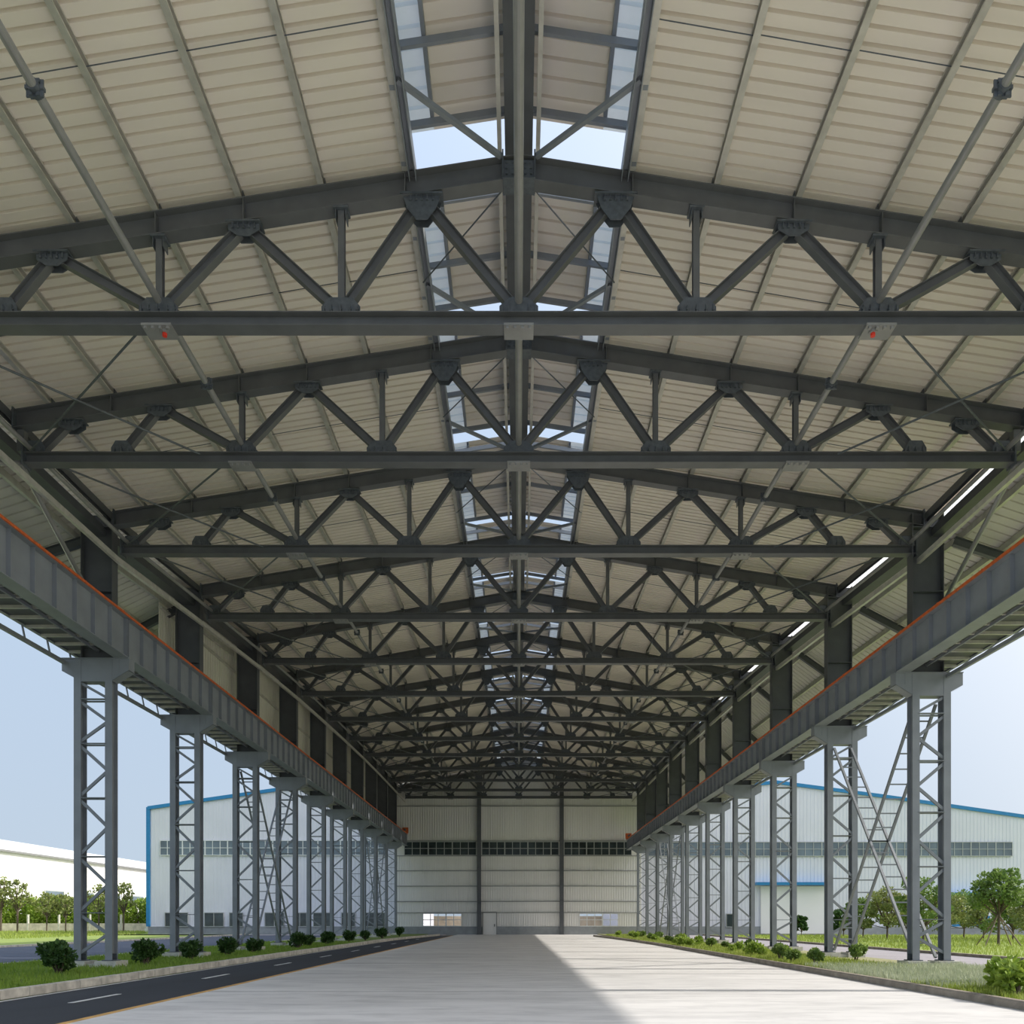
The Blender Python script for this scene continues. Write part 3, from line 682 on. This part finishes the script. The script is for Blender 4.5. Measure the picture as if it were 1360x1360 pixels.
# white warehouse far left
Wr = empty('warehouse', (-96, 90, 0), 'long white warehouse in full sun beyond the hedge at the far left', 'building')
MB().box(-140, -90, 60, 300, 0, 13.9).build('wall', 'white', Wr)
MB().add([(-89.6, 60, 14.1), (-89.6, 300, 14.1), (-112, 300, 19.3), (-112, 60, 19.3), (-140, 60, 14), (-140, 300, 14)], [(0, 1, 2, 3), (3, 2, 5, 4), (0, 3, 4)]).build('roof', 'white', Wr)
MB().box(-90.1, -89.3, 60, 300, 13.75, 14.1).build('gutter', 'pipe', Wr)
for k in range(12):
    y = 150+k*11
    o = MB().box(-90.05, -89.9, y, y+6.5, 5.6, 7.6).build('window', 'frame_grey', Wr); MB().box(-89.92, -89.85, y+.3, y+6.2, 5.8, 7.4).build('pane', 'glass2', o)
MB().box(-90, -86, 120, 300, 2.5, 3.2).build('loading_canopy', 'white', Wr)
# wall behind the low windows
Bg = tag(MB().box(-30, 30, 150, 152, 0, 2.6).build('boundary_wall', 'beige'), 'sandy boundary wall glimpsed through the two low windows of the end wall', 'wall')
# low boundary wall with posts at the left lawn
R = empty('boundary_fence', (-62, 125, 0), 'low pinkish masonry wall with thin posts in front of the hedge', 'fence')
MB().box(-88, -48, 124.9, 125.2, 0, 1.3).build('wall', 'masonry', R)
for k in range(9): MB().box(-87.5+k*4.9, -87.3+k*4.9, 124.85, 125.2, 0, 2.7).build('post', 'concrete_block', R)

# ------------------------------------------------------------------ street lamp
R = empty('street_lamp', (-55.5, 118, 0), 'tall slim street lamp on the sunny left lawn in front of the white warehouse', 'street lamp')
MB().sweep((-55.5, 118, 0), (-55.5, 118, 10.2), CI(.11), (1, 0, 0)).build('pole', 'lamp', R)
MB().sweep((-55.5, 118, 9.6), (-53.6, 117.5, 11.0), CI(.05), (0, 0, 1)).build('arm', 'lamp', R)
MB().box(-53.8, -52.9, 117.3, 117.7, 10.95, 11.1).build('lamp_head', 'lamp', R)
MB().box(-55.75, -55.25, 117.75, 118.25, 0, .6).build('base', 'lamp', R)

# ------------------------------------------------------------------ plants
def leafcloud(mb, n, cx, cy, cz, rx, ry, rz, size, rnd, shell=.55):
    for _ in range(n):
        while True:
            a = Vector((rnd.uniform(-1, 1), rnd.uniform(-1, 1), rnd.uniform(-1, 1)))
            if shell < a.length < 1: break
        c = Vector((cx+a.x*rx, cy+a.y*ry, cz+a.z*rz)); l = size*rnd.uniform(.6, 1.3)
        d = (a+Vector((rnd.uniform(-.8, .8), rnd.uniform(-.8, .8), rnd.uniform(-.3, .9)))).normalized()
        w = d.cross(Vector((rnd.uniform(-1, 1), rnd.uniform(-1, 1), rnd.uniform(-1, 1))))
        if w.length < .05: continue
        w = w.normalized()*l*.32; n_ = d.cross(w).normalized()*l*.1
        mb.add([c-d*l*.5, c+w-n_, c+d*l*.5, c-w-n_], [(0, 1, 2), (0, 2, 3)])
def bush_mesh(name, w, h, n, size, m, rnd, lumps=7):
    r = empty(name, (0, 0, 0), 'x', 'x'); lf = MB(); stm = MB()
    for i in range(lumps):
        an = rnd.uniform(0, 6.28); rr = rnd.uniform(.1, .72)*w/2; hz = rnd.uniform(.35, .78)*h
        if i == 0: rr = 0; hz = .7*h
        q = rnd.uniform(.28, .55)*w/2 if lumps > 6 else rnd.uniform(.45, .7)*w/2
        cx, cy = rr*math.cos(an), rr*math.sin(an)
        leafcloud(lf, n//lumps, cx, cy, hz, q, q, min(q*.9, hz*.8), size, rnd, .35)
        stm.sweep((cx*.15, cy*.15, 0), (cx, cy, hz), CI(.018*h+.006, 5), (1, 0, 0))
    lf.build('foliage', m, r); stm.build('stems', 'bark', r)
    return r
rnd = random.Random(3)
protoA = bush_mesh('shrub', 1.35, 1.12, 2000, .15, 'leaf_dark', rnd, 13)
protoB = bush_mesh('shrub', 1.1, .8, 1300, .14, 'leaf_dark', rnd, 9)
spots = [(-13.95, 24.0, 1.0, protoA), (-13.8, 29.2, .92, protoA), (-13.5, 32.6, 1.0, protoB), (-13.6, 36.8, 1.05, protoB), (-13.3, 39.6, .9, protoB), (-15.9, 33.6, .7, protoA),
         (-12.9, 46.2, .95, protoA), (-13.2, 49.8, .9, protoB), (-13.0, 53.6, 1.1, protoB), (-12.9, 60, 1.1, protoB), (-12.8, 66, 1.0, protoB), (-12.6, 73, 1.2, protoB), (-12.4, 82, 1.2, protoB)]
used = set()
for i, (x, y, sc_, pr) in enumerate(spots):
    if id(pr) in used: o = copy_tree(pr, (x, y, .08))
    else: o = pr; used.add(id(pr)); o.location = (x, y, .08)
    o.rotation_euler.z = i*1.3; o.scale = (sc_,)*3
    lab = ['large dark green shrub left of the nearest left column', 'large dark green shrub just behind the nearest left column', 'dark shrub at the foot of the second left column',
           'dark shrub between the second and third left columns', 'dark shrub before the third left column', 'low dark shrub set back towards the shaded road by the second left column'][i] if i < 6 else f'dark shrub on the left verge, {ORD[i+1]} counted from the front'
    tag(o, lab, 'shrub', 'dark shrubs on the left verge')
# small bright plants on the right verge
rp1 = bush_mesh('verge_plant', .7, .5, 420, .13, 'leaf_lime', rnd, 5)
rp2 = bush_mesh('verge_plant', .6, .55, 420, .12, 'leaf_mid', rnd, 4)
first = {id(rp1): rp1, id(rp2): rp2}; n = 0
lst = [(13.0, 30.6, 1.35, rp2, 'bright leafy plant at the foot of the second right column'), (10.5, 16.6, 1.5, rp1, 'lime green clump right at the picture edge behind the brown kerb'),
       (11.0, 17.8, 1.5, rp1, 'lime green clump just behind the one at the right picture edge'), (11.6, 16.9, 1.4, rp1, 'lime green clump farther from the kerb at the right picture edge')]
y = 28.0
while y < 86:
    k = rnd.choice((rp1, rp1, rp2)); x = rnd.uniform(10.3, 12.6)
    lst.append((x, y, rnd.uniform(.8, 1.35), k, None)); y += rnd.uniform(1.1, 2.2)
pn = 0
for x, y, sc_, pr, lab in lst:
    if id(pr) in first: o = pr; del first[id(pr)]
    else: o = copy_tree(pr, (0, 0, 0))
    o.location = (x, y, .08); o.scale = (sc_,)*3; o.rotation_euler.z = rnd.uniform(0, 6)
    if lab is None:
        pn = pn+1; lab = f'small {"lime" if pr is rp1 else "darker"} green plant on the sunny right verge, {ordn(pn)} in line from the front'
        tag(o, lab, 'plant', 'lime plants on the right verge' if pr is rp1 else 'green plants on the right verge')
    else: tag(o, lab, 'plant')
# grass blades
def grass(name, x0, x1, y0, y1, z, n, h, m, lab, rnd, bias=1.5, cat='grass'):
    b = MB()
    for _ in range(n):
        y = y0+(y1-y0)*rnd.random()**bias; x = rnd.uniform(x0, x1); a = rnd.uniform(0, 3.14); w = .012*(1+y/40); hh = h*rnd.uniform(.5, 1.3)
        dx, dy = math.cos(a)*w, math.sin(a)*w; lx, ly = rnd.uniform(-.4, .4)*hh, rnd.uniform(-.4, .4)*hh
        b.add([(x-dx, y-dy, z), (x+dx, y+dy, z), (x+lx, y+ly, z+hh)], [(0, 1, 2)])
    tag(b.build(name, m), lab, cat, kind='stuff')
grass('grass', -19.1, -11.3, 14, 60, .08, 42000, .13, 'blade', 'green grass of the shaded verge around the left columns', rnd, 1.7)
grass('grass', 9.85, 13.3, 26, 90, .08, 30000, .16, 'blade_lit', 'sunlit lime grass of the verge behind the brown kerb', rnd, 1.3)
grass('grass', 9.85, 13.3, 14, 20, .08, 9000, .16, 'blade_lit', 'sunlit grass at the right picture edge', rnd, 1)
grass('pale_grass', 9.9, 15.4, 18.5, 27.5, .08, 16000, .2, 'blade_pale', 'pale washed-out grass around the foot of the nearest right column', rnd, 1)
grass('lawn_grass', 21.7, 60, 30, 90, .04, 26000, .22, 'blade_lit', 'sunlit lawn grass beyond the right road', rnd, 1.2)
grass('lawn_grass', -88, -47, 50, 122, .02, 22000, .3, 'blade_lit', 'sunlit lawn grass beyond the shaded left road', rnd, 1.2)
# trees
def tree(x, y, h, cw, m, lab, stakes=False, n=2600, size=.28, group=None, clear=.4):
    R = empty('tree', (x, y, .03), lab, 'tree', group)
    t_ = MB(); z1 = h*clear; t_.sweep((x, y, 0), (x+.05, y, z1), CI(.014*h+.01, 8), (1, 0, 0)); lf = MB()
    nl = 15
    for i in range(nl):
        an = i*2.4+rnd.uniform(-.3, .3); rr = cw/2*(.0 if i == 0 else rnd.uniform(.3, .85)); zz_ = h*(clear+.06+(.80-clear)*(i/nl)+rnd.uniform(-.05, .05)); rr *= 1.1-.55*(zz_/h)**2
        if i == 0: zz_ = h*.86
        c = (x+rr*math.cos(an), y+rr*math.sin(an), zz_)
        t_.sweep((x+.05, y, z1*rnd.uniform(.8, 1)), c, CI(.015+.004*h, 6), (1, 0, 0))
        q = cw*rnd.uniform(.11, .2)
        leafcloud(lf, n//nl, c[0], c[1], c[2], q, q, q*.75, size, rnd, .05)
    t_.build('trunk', 'bark', R); lf.build('crown', m, R)
    if stakes:
        for k in range(4):
            an = k*1.57+.5; b = MB().sweep((x+1.5*math.cos(an), y+1.5*math.sin(an), 0), (x+.05*math.cos(an), y, 2.1), CI(.04, 6), (1, 0, 0)); b.build('stake', 'stake', R)
def at(px, py, d): return ((px-689)/1050*d, d)
x, y = at(1326, 0, 52); tree(x, y, 5.6, 3.9, 'leaf_mid', 'staked round-crowned young tree on the sunny lawn at the right edge', True, 3000, .24)
i = 0
for px, d, h, cw, m in ((1226, 62, 5.4, 4.2, 'leaf_mid'), (1178, 72, 5.0, 4.4, 'leaf_olive'), (1146, 76, 4.1, 4.0, 'leaf_mid'), (1205, 80, 4.5, 4.6, 'leaf_olive'), (1252, 70, 4.6, 4.6, 'leaf_olive'),
                        (1280, 76, 4.8, 4.6, 'leaf_mid'), (1306, 72, 4.2, 4.0, 'leaf_olive'), (1345, 66, 4.4, 4.6, 'leaf_mid'), (1375, 60, 4.4, 4.0, 'leaf_olive'), (1120, 84, 3.2, 3.2, 'leaf_dark'), (1064, 88, 2.4, 1.8, 'leaf_dark')):
    i += 1; x, y = at(px, 0, d)
    tree(x, y, h, cw, m, f'bushy {dict(leaf_mid="green", leaf_olive="olive", leaf_dark="dark")[m]} tree in the belt before the right factory, {ORD[12-i]} from its left end' if i < 12 else '', False, 2600, .26, 'trees before the right factory', .22)
i = 0
for px, h in ((1, 8.6), (23, 8.4), (62, 6.2), (87, 6.2), (131, 7.6), (164, 8.2)):
    i += 1; x, y = at(px, 0, 112+i); tree(x, y, h, 4.4, 'leaf_olive', f'slender young tree by the hedge on the far left lawn, {ORD[i]} from the left edge', False, 520, .46, 'young trees by the left hedge', .4)
# hedge at the left
R = empty('hedge', (-62, 130, 0), 'continuous bright green hedge in front of the white warehouse', 'hedge')
lf = MB()
for k in range(21):
    x = -86+k*1.8; leafcloud(lf, 1500, x, 130+rnd.uniform(-1, 1), 3.0, 1.8, 1.5, rnd.uniform(2.3, 3.1), .42, rnd, .3)
lf.build('foliage', 'leaf_lime', R)
st = MB()
for k in range(21): st.sweep((-86+k*1.8, 130, 0), (-86+k*1.8, 130, 3), CI(.1, 5), (1, 0, 0))
st.build('stems', 'bark', R)
